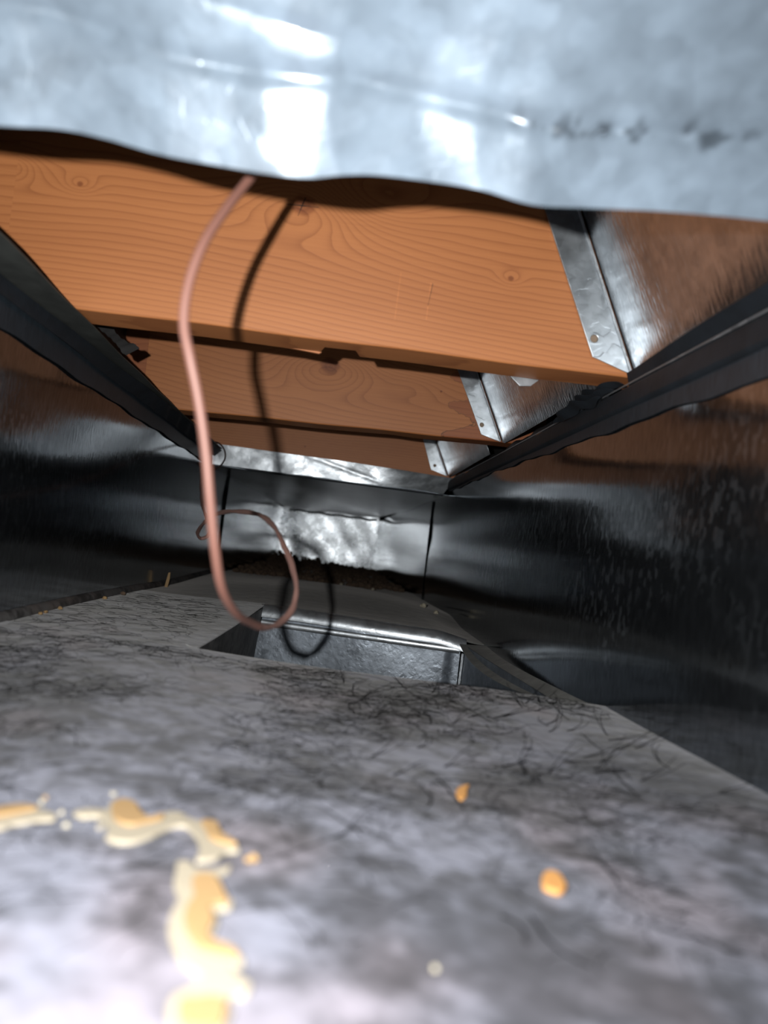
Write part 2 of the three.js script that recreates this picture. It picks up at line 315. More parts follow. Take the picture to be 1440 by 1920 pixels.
  mesh('floor_hem', sheet((u, v) => { const z = lerp(ZB, -1.75, u), t = v * Math.PI * 0.5; return V(XL + 0.0005 + 0.006 * Math.sin(t), floorY(XL, -z) + 0.0015 + 0.006 * Math.cos(t), z); }, 60, 5, 0.0008), M.dustShade, wl);
  mesh('reflection_band', sheet((u, v) => { const z = lerp(ZB, ZLIP, u); return V(XL + 0.0032 + 0.0004 * Math.sin(z * 18), lerp(0.2235, 0.2035 + 0.0008 * Math.sin(z * 31) + 0.0006 * Math.sin(z * 71 + 1), v), z); }, 120, 4, 0.0008), M.reflBand, wl);
  mesh('slip_seam', sheet((u, v) => V(XL + 0.0035 * Math.sin(u * Math.PI), lerp(0.207, 0, v), -1.60 - 0.022 * u), 8, 4, 0.001), M.wall, wl);
  // end of the duct, dented
  const we = struct('wall_back');
  mesh('wall_sheet', sheet((u, v) => {
    const x = lerp(XL, XR, u), y = lerp(-0.02, 0.25, v); return V(x, y, ZE + 0.003 * Math.sin(x * 14) * Math.sin(y * 19 + 1) + 0.003 * gauss(x + 0.08, 0.07) * gauss(y - 0.09, 0.05) + 0.0003 * Math.sin(x * 60 + y * 40));
  }, 60, 40, 0.001), M.end, we);
  mesh('end_flange', sheet((u, v) => { const x = lerp(XL + 0.03, XR - 0.01, u), t = v * Math.PI / 2; return V(x, 0.229 - 0.010 * (1 - Math.cos(t)) + 0.002 * Math.sin(x * 70) , ZE + 0.006 + 0.05 * (1 - Math.sin(t)) ); }, 60, 8, 0.001), M.end, we);
  // ceiling of the far duct
  const ce = struct('ceiling');
  mesh('ceiling_sheet', sheet((u, v) => { const x = lerp(XL, XR, u), z = lerp(ZLIP, ZE, v); return V(x, lerp(0.206, 0.236, v) + 0.0022 * Math.sin(z * 4 + x * 8) + 0.0012 * Math.sin(x * 33 + z * 7), z); }, 40, 60, 0.001), M.roof, ce);
  // duct behind the lens
  mesh('ceiling_sheet', sheet((u, v) => V(lerp(XL - 0.06, XR + 0.06, u), 0.33, lerp(ZB, -0.19, v)), 4, 4, 0.001), M.galv, ce);
  const wf = struct('wall_front');
  mesh('wall_sheet', sheet((u, v) => V(lerp(XL - 0.06, XR + 0.06, 1 - u), lerp(-0.02, 0.33, v), ZB), 4, 4, 0.001), M.galv, wf);
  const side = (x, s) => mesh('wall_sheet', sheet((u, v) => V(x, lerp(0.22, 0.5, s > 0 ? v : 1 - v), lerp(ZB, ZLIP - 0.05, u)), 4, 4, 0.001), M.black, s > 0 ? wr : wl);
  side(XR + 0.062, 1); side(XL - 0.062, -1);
  const sf = struct('subfloor');
  mesh('board', poly([[XL - 0.062, 0.472], [XR + 0.062, 0.472], [XR + 0.062, 0.49], [XL - 0.062, 0.49]], 1.9).translate(0, 0, -1.45), M.sub, sf);
}

// ------------------------------------------------------------------ ceiling sheet over the lens, with its wavy cut edge
{
  const edge = [[-330, 195], [-150, 215], [0, 235], [120, 243], [200, 260], [300, 289], [420, 312], [500, 325], [580, 333], [640, 328], [700, 328], [800, 340], [900, 356], [1000, 385], [1100, 391], [1250, 398], [1440, 415], [1620, 438], [1760, 455]];
  const ec = new THREE.CatmullRomCurve3(edge.map(([x, y]) => at(x, y, 0.248)), false, 'centripetal');
  const A1 = 31 * Math.PI / 180;
  const slope = [[-0.4, 0], [-0.12, -0.07], [-0.06, 0.0], [-0.036, 0.07], [-0.0285, 0], [-0.024, -0.02], [-0.0145, 0], [-0.0118, -0.13], [0.012, -0.12], [0.022, 0.02], [0.028, 0.05], [0.034, 0.055], [0.037, -0.03], [0.1, 0.0], [0.4, 0]];
  const slopeAt = (x) => { let i = 1; while (i < slope.length - 1 && slope[i][0] < x) i++; const [a, b] = [slope[i - 1], slope[i]]; return lerp(a[1], b[1], sstep(a[0], b[0], x)); };
  const table = [0]; for (let i = 1; i <= 800; i++) table.push(table[i - 1] + slopeAt(-0.4 + i * 0.001) * 0.001);
  const buckle = (x) => { const t = clamp((x + 0.4) / 0.001, 0, 799.9), i = Math.floor(t); return lerp(table[i], table[i + 1], t - i) - table[400]; };
  const fn = (u, v) => {
    const p = ec.getPoint(u), x = p.x, s = v * 0.125;                    // s: metres up the sheet from the edge
    const c = lerp(0.0345, 0.0205, u) + 0.0012 * Math.sin(u * 17);       // where the crease runs
    let y = 0, z = 0;
    const below = Math.min(s, c), above = Math.max(0, s - c), a2 = A1 + 0.10 + above * 3.2;
    y += below * Math.cos(A1) + above * Math.cos(a2); z += below * Math.sin(A1) + above * Math.sin(a2);
    // creases and the slow buckling of the sheet, along its normal
    let b = -0.0015 * gauss(s - c, 0.003) * (0.75 + 0.25 * Math.sin(u * 40));
    b -= 0.0007 * gauss(s - c - 0.0135 + (x + 0.035) * 0.16, 0.0022) * gauss(x + 0.03, 0.035);
    b += 0.00035 * sstep(0.03, 0.07, x) * gauss(s - c, 0.003) * (Math.sin(x * 310) + Math.sin(x * 530 + 2));
    b += buckle(x + 0.006 * Math.sin(s * 60));
    const n = V(0, -Math.sin(A1), Math.cos(A1));
    return V(x, p.y + y + n.y * b, p.z + z + n.z * b);
  };
  const g = sheet(fn, 420, 110, 0.0011);
  // shade of dent sides and flaked zinc, painted along the right of the crease
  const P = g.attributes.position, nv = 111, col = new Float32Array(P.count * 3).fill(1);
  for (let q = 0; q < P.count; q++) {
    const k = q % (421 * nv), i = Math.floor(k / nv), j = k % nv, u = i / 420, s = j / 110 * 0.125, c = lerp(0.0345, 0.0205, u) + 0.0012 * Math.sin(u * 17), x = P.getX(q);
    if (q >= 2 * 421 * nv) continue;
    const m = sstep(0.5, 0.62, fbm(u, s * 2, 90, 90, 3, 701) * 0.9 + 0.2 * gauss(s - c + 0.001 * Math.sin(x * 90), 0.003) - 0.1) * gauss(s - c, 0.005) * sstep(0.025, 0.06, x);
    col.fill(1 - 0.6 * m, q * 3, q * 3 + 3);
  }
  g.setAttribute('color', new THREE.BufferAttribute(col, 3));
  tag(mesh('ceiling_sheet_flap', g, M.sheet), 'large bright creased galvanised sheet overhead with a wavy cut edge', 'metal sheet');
}

// ------------------------------------------------------------------ joists
function joistGeo(x0, x1, y0, h, t, z, notch) {
  const xs = Array.from({ length: 141 }, (_, i) => lerp(x0, x1, i / 140));
  const pos = [], uv = [], idx = [], c = 0.0015;
  for (const x of xs) {
    const w = notch ? notch(x) : 0, yb = y0 + 0.0004 * Math.sin(x * 40), b = c + w;
    const pr = [[0, yb + h], [0, yb + c], [-c * 0.4, yb + c * 0.4], [-c, yb], [-(t - b), yb], [-(t - b * 0.4), yb + b * 0.3], [-t, yb + b], [-t, yb + h]];
    let s = 0; const ys = [h + yb, yb + c]; void ys;
    pr.forEach(([dz, y], k) => {
      if (k > 1) s += Math.hypot(dz - pr[k - 1][0], y - pr[k - 1][1]);
      pos.push(x, y, z + dz);
      const vy = k < 2 ? y : yb + c - s;
      uv.push((x - WOOD.x0) / (WOOD.x1 - WOOD.x0), (vy - WOOD.y0) / (WOOD.y1 - WOOD.y0));
    });
  }
  const n = 8;
  for (let i = 0; i < xs.length - 1; i++) for (let k = 0; k < n - 1; k++) { const a = i * n + k, b = a + n; idx.push(a, a + 1, b + 1, a, b + 1, b); }
  for (let i = 0; i < xs.length - 1; i++) { const a = i * n + n - 1, b = i * n; idx.push(a, b, b + n, a, b + n, a + n); }
  for (let k = 1; k < n - 1; k++) { idx.push(0, k + 1, k); const b = (xs.length - 1) * n; idx.push(b, b + k, b + k + 1); }
  const g = new THREE.BufferGeometry();
  g.setAttribute('position', new THREE.Float32BufferAttribute(pos, 3)); g.setAttribute('uv', new THREE.Float32BufferAttribute(uv, 2)); g.setIndex(idx);
  return toCreasedNormals(g, 0.22);
}
const JY = (x) => 0.2405;
{
  const tilt = (g, z, a) => { g.translate(0, -0.24, -z); g.rotateZ(a); g.translate(0, 0.24, z); return g; };
  const j1 = mesh('floor_joist', tilt(joistGeo(-0.295, 0.262, 0.2405, 0.231, JT, JZ[0], (x) => 0.017 * sstep(-0.028, -0.026, x) * (1 - sstep(0.0, 0.003, x))), JZ[0], 0.022), woodMat(wood1, 'fir_joist'));
  tag(j1, 'nearest orange wooden joist with a big knot marked by a dark cross', 'joist', 'ceiling joists');
  const j2 = mesh('floor_joist', tilt(joistGeo(-0.295, 0.262, 0.243, 0.229, JT, JZ[1], (x) => 0.006 * gauss(x - 0.06, 0.02)), JZ[1], 0.038), woodMat(wood2, 'fir_joist_stained'));
  tag(j2, 'middle wooden joist with swirling grain and a water stain at its right end', 'joist', 'ceiling joists');
  const j3 = mesh('floor_joist', tilt(joistGeo(-0.295, 0.262, 0.236, 0.235, JT, JZ[2]), JZ[2], 0.012), woodMat(wood3, 'fir_joist_plain'));
  tag(j3, 'farthest wooden joist, plain and mostly hidden, just above the crumpled metal lip', 'joist', 'ceiling joists');
  // the splinter left standing at the notch of the first joist
  mesh('splinter', poly([[-0.058, 0.2389], [-0.029, 0.2374], [-0.027, 0.2388], [-0.056, 0.2401]], 0.003).translate(0, 0.0005, JZ[0] - JT + 0.0005), woodMat(wood3, 'pale_splinter'), j1);
}

// ------------------------------------------------------------------ panels that close the joist bays on the right, each with a flange screwed to a joist
{
  const label = ['large galvanised bay panel reflecting orange wood, its flange on the nearest joist', 'galvanised bay panel behind the nearest joist, its flange on the stained joist', 'small galvanised bay panel above the right end of the crumpled lip'];
  const xy = (px, py, d) => { const p = at(px, py, d); return [p.x, p.y]; };
  const spec = [
    { z: JZ[0], tip: xy(1182, 703, 0.544), low: xy(1110, 670, 0.544), up: xy(1018, 385, 0.544), slope: 0.465, near: -0.2, hole: xy(1113, 636, 0.544), r: 0.003 },
    { z: JZ[1], tip: xy(938, 829, 0.95), low: xy(902, 815, 0.95), up: xy(862, 705, 0.95), slope: 0.49, near: JZ[0] - JT - 0.002, hole: xy(903, 797, 0.95), r: 0.0028 },
    { z: JZ[2], tip: xy(838, 893, 1.356), low: xy(808, 881, 1.356), up: xy(797, 838, 1.356), slope: 0.49, near: JZ[1] - JT - 0.002, hole: xy(815, 873, 1.356), r: 0.0028 },
  ];
  spec.forEach((s, i) => {
    const t = thing('bay_panel', label[i], 'metal panel', [s.tip[0], s.tip[1], s.z], 'bay end panels');
    const top = 0.45, fx = (y) => -s.slope * y;                            // local: fold line through the origin
    const L = [s.low[0] - s.tip[0], s.low[1] - s.tip[1]], U = [s.up[0] - s.tip[0], s.up[1] - s.tip[1]], H = top - s.tip[1];
    const ux = U[0] + (L[0] - U[0]) / (L[1] - U[1]) * (H - U[1]);
    const fg = poly([[0, 0], [fx(H), H], [ux, H], L], 0.0012, 0.0003, [[s.hole[0] - s.tip[0], s.hole[1] - s.tip[1], s.r]]);
    const uvA = fg.attributes.uv; void uvA;
    mesh('mounting_flange', fg.translate(0, 0, 0.0012), M.galv, t);
    const dz = s.near - s.z;
    mesh('panel_sheet', sheet((u, v) => { const y = H * v, k = sstep(0, 0.05, u); return V(fx(y) + 0.0005 + 0.0005 * Math.sin(u * 5 + v * 7) * k + 0.0015, y - 0.0035 * k, lerp(dz, 0.003, 1 - u)); }, [0, 0.01, 0.02, 0.04, ...Array.from({ length: 30 }, (_, q) => 0.06 + q / 29 * 0.94)], 24, 0.001), M.panel, t);
    mesh('bend', new THREE.CylinderGeometry(0.0011, 0.0011, H * Math.hypot(1, s.slope) - 0.002, 8).rotateZ(Math.atan(s.slope)).translate(fx(H / 2), H / 2, 0.0036), M.galv, t);
    mesh('nail', new THREE.CylinderGeometry(0.0029, 0.0029, 0.0006, 16).rotateX(Math.PI / 2).translate(s.hole[0] - s.tip[0], s.hole[1] - s.tip[1], 0.001), M.nail, t);
  });
  // left ends of the bays, all but hidden behind the left lip
  const spans = [[-0.2, JZ[0]], [JZ[0] - JT, JZ[1]], [JZ[1] - JT, JZ[2]]];
  for (const [a, b] of spans) {
    mesh('bay_panel', sheet((u, v) => V(XL - 0.055, lerp(0.246, 0.45, 1 - v), lerp(a - 0.002, b + 0.002, u)), 6, 6, 0.001), M.dark, scene.getObjectByName('wall_left'));
  }
  // tab of a bracket peeping out below the first joist
  tag(mesh('metal_tab', poly([[-0.012, 0.004], [0.012, 0.004], [0.006, -0.0018], [-0.003, -0.003]], 0.001, 0.0002).translate(0.138, 0.240, JZ[0] - JT - 0.003), M.galv), 'small bright metal tab peeping out below the right part of the nearest joist', 'metal tab');
  // torn liner hanging between the first two joists at the left
  const tl = thing('torn_strip', 'torn black strip hanging at the left between the first two joists', 'torn strip', [0, 0, 0]);
  mesh('strip', sheet((u, v) => { const p = at(lerp(178, 243, u), lerp(600, 662, u), 0.66); const w = 0.006 + 0.0012 * Math.sin(u * 9) + 0.003 * sstep(0.8, 0.86, u); return p.add(V(w * (v - 0.3), w * 0.9 * (v - 0.3) + 0.0005 * Math.sin(u * 40), -0.004 * v)); }, 24, 4, 0.0008), M.tar, tl);
}

// ------------------------------------------------------------------ crumpled lip where the far duct begins
{
  const t = thing('metal_lip', 'crumpled bright galvanised lip below the farthest joist', 'metal lip', [0, 0, ZLIP]);
  const crump = (x, y) => 0.0017 * (fbm(x + 0.7, y + 0.1, 34, 40, 2, 511) - 0.5) + 0.0012 * Math.sin(x * 36 + y * 60) + 0.0009 * gauss(y - 0.226 + (x - 0.02) * 0.22, 0.004) * sstep(-0.1, -0.02, x) * (1 - sstep(0.06, 0.09, x));
  mesh('lip_face', sheet((u, v) => {
    const y = lerp(0.2075, 0.243 - 0.005 * sstep(0, 0.2, lerp(-0.2325, 0.2, u)), v), l = -0.2325 - 0.003 * v, r = lerp(0.1935, 0.2105, v), x = lerp(l, r, u);
    return V(x, y + (x > 0 ? 0.002 : -0.002) * Math.abs(x) * 5 * (1 - v) * 0.6, crump(x, y) + 0.0028 * v - 0.003 + 0.011 * v * sstep(0.03, 0.13, x));
  }, 150, 18, 0.001), M.galv, t);
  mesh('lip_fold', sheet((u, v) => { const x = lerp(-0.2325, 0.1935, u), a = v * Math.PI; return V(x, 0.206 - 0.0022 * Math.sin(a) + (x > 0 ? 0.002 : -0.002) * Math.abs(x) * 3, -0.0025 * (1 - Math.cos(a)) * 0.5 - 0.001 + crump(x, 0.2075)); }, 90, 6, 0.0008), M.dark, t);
}

// ------------------------------------------------------------------ boot: the box that drops from the opening in the floor
{
  const t = thing('floor_boot', 'square galvanised boot dropping below the opening in the dusty floor', 'duct boot', [0, -0.26, -0.74]);
  const o = V(0, 0.26, 0.74), W = (x, y, z) => V(x, y, z).add(o);
  const xr = 0.176, fz = (x) => -farEdge(x) - 0.0;
  mesh('far_wall', sheet((u, v) => { const y = lerp(-0.26, -0.013, v), x = lerp(-0.0735 - 0.02 * (1 - v), xr + 0.004 * (1 - v), u); return W(x, y, fz(x) - 0.002 + 0.0008 * Math.sin(x * 40 + y * 25) - 0.004 * sstep(xr - 0.018, xr - 0.008, x)); }, 60, 20, 0.001), M.boot, t);
  mesh('rolled_lip', sheet((u, v) => { const x = lerp(-0.077, xr + 0.006, u), a = v * Math.PI * 0.62 - 0.25, r = 0.0125, e = -fz(x); return W(x, floorY(x, e) + 0.001 - r * (1 - Math.cos(a)), -(e + r - r * Math.sin(a))); }, 60, 14, 0.001).scale(1, 1, 1), M.galv, t);
  mesh('hem', sheet((u, v) => { const x = lerp(-0.074, xr - 0.002, u), a = v * Math.PI; return W(x, -0.0195 + 0.0035 * Math.cos(a), fz(x) - 0.002 + 0.0022 * Math.sin(a)); }, 50, 8, 0.0006), M.galv, t);
  mesh('left_wall', sheet((u, v) => { const d = lerp(0.545, 0.95, u), y = lerp(-0.001, -0.26, 1 - v); return W(HL(d) - 0.012 * (1 - v), y, -d); }, 16, 8, 0.001), M.dustShade, t);  // darker material carries the shade of grazing light on this side
  mesh('right_wall', sheet((u, v) => { const d = lerp(0.50, 0.915, 1 - u), y = lerp(-0.26, -0.012, v); return W(xr + 0.004 + 0.016 * (1 - sstep(0.5, 0.9, d)), y, -d); }, 16, 8, 0.001), M.boot, t);
  mesh('near_wall', sheet((u, v) => { const x = lerp(-0.105, 0.2, 1 - u); return W(x, lerp(-0.26, -0.008, v), -nearEdge(x) - 0.002); }, 10, 6, 0.001), M.boot, t);
  mesh('bottom', sheet((u, v) => W(lerp(-0.11, 0.2, u), -0.259, lerp(-0.5, -0.97, v)), 4, 4, 0.001), M.boot, t);
  mesh('corner_seam', new THREE.CylinderGeometry(0.0016, 0.0016, 0.225, 10).translate(xr + 0.002 + o.x, -0.135 + o.y, fz(xr) + 0.002 + o.z), M.galv, t);
}

// ------------------------------------------------------------------ cord and thin wire
{
  const pts = [[520, 262, 0.30], [470, 332, 0.29], [425, 390, 0.278], [380, 460, 0.268], [352, 540, 0.264], [345, 610, 0.263], [356, 670, 0.263], [372, 750, 0.266], [386, 850, 0.270], [394, 940, 0.274], [403, 1030, 0.281], [415, 1100, 0.293], [440, 1147, 0.315], [470, 1168, 0.345], [500, 1177, 0.372], [530, 1164, 0.395], [550, 1138, 0.41], [556, 1105, 0.42], [547, 1060, 0.435], [532, 1022, 0.455], [514, 988, 0.485], [488, 966, 0.525], [450, 959, 0.57], [415, 961, 0.62], [392, 972, 0.67], [375, 990, 0.72], [371, 1004, 0.745], [381, 1011, 0.755], [391, 1003, 0.75], [394, 990, 0.77], [388, 972, 0.81], [380, 950, 0.86], [377, 920, 0.93], [378, 890, 1.0], [382, 868, 1.08], [388, 850, 1.16], [394, 838, 1.25], [398, 830, 1.34]];
  const c = thing('cord', 'pinkish brown cord hanging from behind the bright sheet and looping over the floor opening', 'cord');
  const crv = new THREE.CatmullRomCurve3(pts.map(([x, y, z]) => at(x, y, z)), false, 'centripetal');
  const piece = (t0, t1, seg, r, twist) => {
    const sub = new THREE.CatmullRomCurve3(Array.from({ length: 121 }, (_, i) => crv.getPointAt(lerp(t0, t1, i / 120))), false, 'centripetal'), g = new THREE.TubeGeometry(sub, seg, r, 12);
    if (!twist) return g;
    const p = g.attributes.position;                           // two strands wound round each other, worn and lumpy
    for (let i = 0; i <= seg; i++) { const o = sub.getPointAt(i / seg); for (let k = 0; k <= 12; k++) { const q = i * 13 + k, a = k / 12 * Math.PI * 2, f = 0.86 + 0.17 * Math.cos(2 * a + i * 0.22) + 0.08 * Math.sin(i * 0.9 + 3 * a) * Math.sin(i * 0.31); p.setXYZ(q, lerp(o.x, p.getX(q), f), lerp(o.y, p.getY(q), f), lerp(o.z, p.getZ(q), f)); } }
    g.computeVertexNormals(); return g;
  };
  const L = crv.getLength(), cut = (() => { let best = 0, d = 9; for (let i = 0; i <= 400; i++) { const q = crv.getPointAt(i / 400).distanceTo(at(484, 1174, 0.358)); if (q < d) { d = q; best = i / 400; } } return best; })(); void L;
  mesh('sheath', piece(0, cut, 160, 0.00185, false), M.cord, c);
  mesh('worn_end', piece(cut - 0.004, 1, 420, 0.0019, true), M.worn, c).userData.label = 'dark brown worn and twisted end of the cord';
  const ring = [[396, 832, 1.34], [404, 829, 1.335], [414, 834, 1.33], [421, 845, 1.33], [422, 858, 1.33], [416, 870, 1.335], [408, 877, 1.345], [400, 880, 1.36], [393, 872, 1.366]];
  tag(mesh('wire', tube(ring.map(([x, y, z]) => at(x, y, z)), 0.0014, 60, 8), M.wire), 'thin dark wire bent in a ring round the left end of the metal lip', 'wire');
}

// ------------------------------------------------------------------ dried sealant, chips and grit on the near floor
const onFloor = (px, py, lift = 0) => { let p = atY(px, py, 0.001); p = atY(px, py, floorY(p.x, -p.z) + lift); return p; };
function blot(pts, lift, th, sc = 1) {                       // outline on the floor (frame pixels) -> a flat lump with rounded rim
  const w = pts.map(([x, y]) => onFloor(x, y)), c = w.reduce((a, p) => a.add(p), V(0, 0, 0)).multiplyScalar(1 / w.length);
  const crv = new THREE.CatmullRomCurve3(w.map((p) => V(p.x - c.x, -(p.z - c.z), 0).multiplyScalar(sc)), true, 'centripetal');
  const g = poly(crv.getPoints(w.length * 4).slice(0, -1).map((p) => [p.x, p.y]), Math.max(th - 0.0006, 0.0002), 0.0003);
  g.rotateX(-Math.PI / 2).translate(0, lift + 0.0003, 0);
  return [g, c];
}
{
  const cp = (l) => l.map(([x, y]) => [x * 0.361, 1460 + y * 0.361]);
  const make = (label, base, crusts) => {
    const [g, c] = blot(cp(base), -0.0004, 0.0016), t = thing('sealant_residue', label, 'residue', [c.x, c.y, c.z], 'dried sealant residue');
    mesh('cream_base', g, M.cream, t);
    for (const k of crusts) { const [h, d] = blot(cp(k), 0.0011, 0.0012); h.translate(d.x - c.x, d.y - c.y, d.z - c.z); mesh('tan_crust', h, M.tan, t); }
  };
  make('short tan streak of dried sealant at the left edge of the floor', [[-160, 215], [-40, 185], [60, 168], [130, 160], [200, 172], [290, 200], [280, 222], [200, 228], [130, 240], [60, 252], [0, 272], [-120, 280]], [[[-120, 215], [20, 178], [120, 166], [190, 180], [120, 200], [20, 222], [-100, 240]]]);
  make('wavy cream and tan trail of dried sealant curving across the floor at the left', [[380, 195], [450, 175], [555, 178], [570, 140], [620, 125], [700, 150], [735, 195], [770, 220], [830, 205], [870, 188], [930, 188], [985, 220], [1060, 240], [1115, 245], [1150, 300], [1230, 365], [1240, 388], [1170, 395], [1120, 430], [1020, 440], [1035, 385], [1015, 315], [950, 258], [890, 265], [780, 315], [680, 345], [600, 343], [548, 320], [560, 285], [545, 240], [500, 212], [420, 214]],
    [[[585, 155], [635, 138], [695, 155], [725, 200], [770, 230], [840, 212], [845, 232], [760, 256], [670, 272], [600, 250], [575, 200]], [[1045, 250], [1115, 255], [1145, 312], [1225, 372], [1140, 362], [1085, 335], [1062, 290]]]);
  make('thick tan trail of dried sealant running to the bottom edge of the floor', [[925, 447], [985, 450], [1010, 480], [1100, 490], [1195, 468], [1190, 490], [1125, 520], [1150, 560], [1170, 620], [1210, 660], [1190, 690], [1115, 702], [1130, 760], [1105, 830], [1100, 862], [1180, 888], [1240, 930], [1262, 980], [1200, 1000], [1215, 1030], [1255, 1060], [1300, 1090], [1280, 1140], [1205, 1150], [1180, 1200], [1200, 1240], [1180, 1290], [1150, 1370], [1000, 1400], [880, 1370], [868, 1280], [872, 1200], [905, 1150], [985, 1110], [1045, 1058], [985, 1010], [930, 950], [890, 870], [872, 800], [890, 710], [925, 650], [900, 560], [912, 500]],
    [[[1000, 545], [1060, 530], [1112, 545], [1165, 640], [1180, 676], [1090, 700], [1108, 770], [1080, 845], [1110, 885], [1190, 915], [1232, 965], [1150, 962], [1050, 935], [975, 850], [950, 770], [965, 700], [1000, 650]], [[930, 1200], [1010, 1190], [1100, 1180], [1160, 1200], [1170, 1260], [1130, 1340], [960, 1350], [920, 1280]]]);
  const grain = (px, py, rpx, mat, label, group) => {
    const c = onFloor(px, py), r = rpx / FOCAL * Math.hypot(c.x, c.y - EYE, c.z), g = new THREE.IcosahedronGeometry(r, 2), p = g.attributes.position;
    for (let i = 0; i < p.count; i++) { const q = V(p.getX(i), p.getY(i), p.getZ(i)), k = 1 + 0.35 * Math.sin(q.x / r * 3.1 + px) * Math.cos(q.z / r * 2.7 + py) + 0.15 * Math.sin(q.y / r * 5 + px); p.setXYZ(i, q.x * k, q.y * k * 0.7, q.z * k); }
    g.computeVertexNormals();
    const m = mesh('crumb', g, mat); m.position.set(c.x, c.y + r * 0.45, c.z); return tag(m, label, 'crumb', group);
  };
  grain(472, 1616, 11, M.tan, 'tan crumb at the tip of the wavy sealant trail');
  for (const [x, y, r, m, l] of [[78, 1508, 5, M.pale, 'pale crumb just above the gap in the sealant trail'], [85, 1497, 4, M.tan, 'small tan crumb above the pale one by the left sealant streak'], [115, 1527, 5, M.pale, 'grey crumb in the gap between left sealant streak and trail'], [124, 1550, 5, M.pale, 'crumb just below the gap in the sealant trail'], [188, 1554, 6, M.cream, 'cream crumb left of the bend in the sealant trail'], [212, 1490, 4, M.pale, 'tiny crumb standing above the sealant trail'], [816, 1819, 6, M.pale, 'round pale crumb near the bottom edge of the floor']]) grain(x, y, r, m, l);
  const chip = (pts, label, h) => { const [g, c] = blot(pts, 0.0004, h, 1.25), m = mesh('wood_chip', g, M.chip); m.position.copy(c); m.rotation.set(0.02, 0, 0.02); return tag(m, label, 'wood chip', 'orange chips on the floor'); };
  chip([[857, 1492], [860, 1485], [867, 1482], [876, 1481], [873, 1488], [872, 1497], [864, 1500]], 'small crescent-shaped orange wood chip in the middle of the floor', 0.0012);
  chip([[1020, 1655], [1030, 1648], [1042, 1651], [1052, 1662], [1056, 1672], [1046, 1678], [1032, 1674], [1022, 1669]], 'larger orange wood chip on the pale right part of the floor', 0.0016);
}

// ------------------------------------------------------------------ hair on the floor
{
  const pos = [], nor = [], idx = [];
  const hair = (pts, r) => {
    const b = pos.length / 3, n = pts.length;
    pts.forEach((p, i) => {
      const d = pts[Math.min(i + 1, n - 1)].clone().sub(pts[Math.max(i - 1, 0)]).normalize(), s = V(0, 1, 0).cross(d);
      if (s.lengthSq() < 1e-8) s.set(1, 0, 0); s.normalize(); const u = d.clone().cross(s), rr_ = r * (1 - 0.5 * i / n);
      for (let k = 0; k < 3; k++) { const a = k * 2.0944, q = s.clone().multiplyScalar(Math.cos(a)).addScaledVector(u, Math.sin(a)); pos.push(p.x + q.x * rr_, p.y + q.y * rr_, p.z + q.z * rr_); nor.push(q.x, q.y, q.z); }
    });
    for (let i = 0; i < n - 1; i++) for (let k = 0; k < 3; k++) { const a = b + i * 3 + k, c = b + i * 3 + (k + 1) % 3; idx.push(a, a + 3, c + 3, a, c + 3, c); }
  };
  const strand = (x, d, len, r, lift, stand, bend = 2.2) => {
    let a = rr(0, 6.28), curl = rr(-1, 1) * bend; const n = 8, pts = []; let px = x, pd = d;
    for (let i = 0; i <= n; i++) {
      pts.push(V(px, floorY(px, pd) + 0.002 * sstep(0.3, 0.55, pd) + r + lift * Math.sin(i / n * Math.PI) + stand * (i / n) ** 1.5, -pd));
      a += curl / n + rr(-0.35, 0.35); px += Math.cos(a) * len / n; pd += Math.sin(a) * len / n;
    }
    if (pts.every((p) => p.x > XL + 0.008 && p.x < XR - 0.006 && -p.z < nearEdge(p.x) - 0.004 || (p.x < -0.1 && p.x > XL + 0.008 && -p.z < 0.93))) hair(pts, r);
  };
  for (let i = 0; i < 8000; i++) {
    const d = 0.16 + 0.37 * Math.pow(rnd(), 0.62), x = rr(XL, XR);
    if (fbm(x * 2 + 3, d * 2 + 1, 9, 9, 3, 601) < rr(0.34, 0.62)) continue;
    strand(x, d, rr(0.006, 0.03), rr(0.00006, 0.00013), rr(0, 0.0012), 0);
  }
  for (let i = 0; i < 420; i++) strand(rr(XL, -0.1), rr(0.5, 0.93), rr(0.008, 0.035), 0.00011, rr(0, 0.001), 0);
  for (let i = 0; i < 64; i++) strand(rr(0.02, 0.19), rr(0.3, 0.5), rr(0.012, 0.024), 0.0003, 0.001, rr(0.005, 0.015));
  for (let i = 0; i < 9; i++) strand(rr(0, 0.12), rr(0.17, 0.28), rr(0.018, 0.032), 0.0003, 0.001, rr(0, 0.006), 0.5);
  const g = new THREE.BufferGeometry();
  g.setAttribute('position', new THREE.Float32BufferAttribute(pos, 3)); g.setAttribute('normal', new THREE.Float32BufferAttribute(nor, 3)); g.setIndex(idx);
  const m = mesh('hair', g, M.hair); m.userData = { kind: 'stuff', label: 'dark hairs scattered over the dusty floor', category: 'hair' };
}

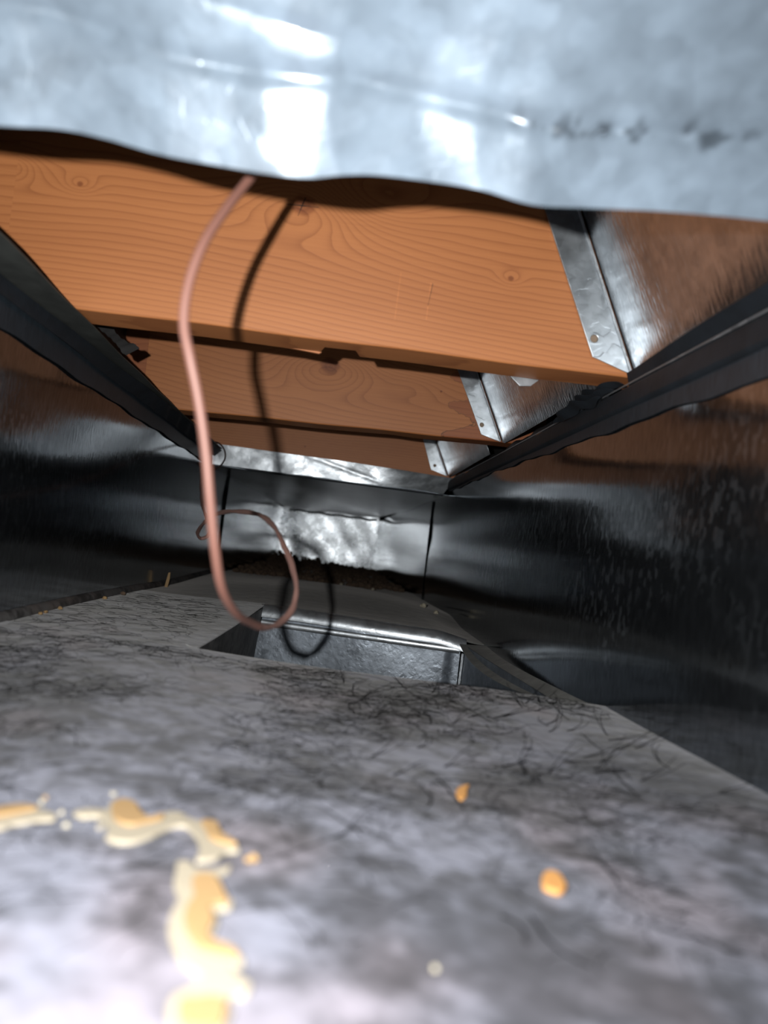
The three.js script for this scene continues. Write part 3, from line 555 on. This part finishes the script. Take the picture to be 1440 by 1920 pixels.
// ------------------------------------------------------------------ debris
{
  const rock = (r, s) => { const g = new THREE.IcosahedronGeometry(r, 1), p = g.attributes.position; for (let i = 0; i < p.count; i++) { const k = 0.75 + 0.5 * hash(Math.round(p.getX(i) / r * 9), Math.round((p.getY(i) + 2 * p.getZ(i)) / r * 9), s); p.setXYZ(i, p.getX(i) * k, p.getY(i) * k * 0.8, p.getZ(i) * k); } g.computeVertexNormals(); return g; };
  const parts = [];
  for (let i = 0; i < 900; i++) {
    const d = 1.75 + 1.6 * rnd(), x = rr(XL + 0.01, XR - 0.01), r = rr(0.003, 0.011), heap = 0.022 * sstep(2.6, 3.3, d) * (1 - sstep(-0.2, 0.12, x));
    parts.push(rock(r, i).rotateY(rnd() * 6).translate(x, floorY(x, d) + r * 0.5 + heap * rnd() * 1.6, -d));
  }
  const m = mesh('debris', mergeGeometries(parts), M.dirt); m.userData = { kind: 'stuff', label: 'dark crumbled debris lying on the far floor of the duct', category: 'debris' };
  const bit = (px, py, z, r, mat, label, group) => { const p = at(px, py, z); p.y = floorY(p.x, z) + r * 0.6; const b = mesh('bit', rock(r, px), mat); b.position.copy(p); tag(b, label, 'grit', group); };
  bit(795, 1130, 1.2, 0.0055, M.pale, 'pale block of grit by the foot of the right wall seam');
  bit(818, 1140, 1.15, 0.004, M.pale, 'small pale grit just right of the larger block');
  bit(640, 1092, 1.72, 0.005, M.pale, 'pale bit of grit on the far floor below the end wall', 'grit on the far floor');
  bit(700, 1096, 1.6, 0.004, M.pale, 'second pale bit of grit on the far floor, right of the first', 'grit on the far floor');
  for (const [x, y, r, l] of [[232, 1106, 0.003, 'brown crumb highest along the foot of the left wall'], [197, 1116, 0.0024, 'pale crumb at the left wall, next below the brown one'], [114, 1131, 0.002, 'tan crumb halfway along the foot of the left wall'], [87, 1138, 0.0018, 'right one of two tan crumbs close together by the left wall'], [77, 1141, 0.0018, 'left one of two tan crumbs close together by the left wall']]) {
    const p = atX(x, y, XL + 0.01), b = mesh('bit', rock(r, x), x > 200 ? M.dirt : M.tan); b.position.set(p.x, floorY(p.x, -p.z) + r * 0.6 + 0.001, p.z); tag(b, l, 'grit', 'crumbs along the left wall');
  }
  const s = mesh('wood_sliver', poly([[-0.0022, 0], [0.0022, 0], [0.0028, 0.012], [0.0016, 0.022], [-0.001, 0.021]], 0.0016, 0.0003), M.tan);
  const p = atX(313, 1090, XL + 0.012); s.position.set(p.x, floorY(p.x, -p.z), p.z); s.rotation.z = -0.08;
  tag(s, 'thin wood sliver standing on the floor against the left wall', 'wood sliver');
}

// ------------------------------------------------------------------ the phone that takes the picture, with its flash
{
  const t = thing('phone', 'dark phone held at the lens with its flash lit', 'phone', camera.position.toArray());
  t.quaternion.copy(camera.quaternion);
  const body = poly([[-0.055, -0.022], [0.018, -0.022], [0.018, 0.12], [-0.055, 0.12]], 0.006, 0.001);
  mesh('body', body.translate(0, 0, 0.006), M.phone, t);
  mesh('flash', new THREE.CylinderGeometry(0.0028, 0.0028, 0.0008, 20).rotateX(Math.PI / 2).translate(-0.035, 0.022, 0.0005), M.glow, t);
  mesh('flash_mount', new THREE.CylinderGeometry(0.0038, 0.0038, 0.0045, 20).rotateX(Math.PI / 2).translate(-0.035, 0.022, 0.0033), M.phone, t);
}

renderer.render(scene, camera);
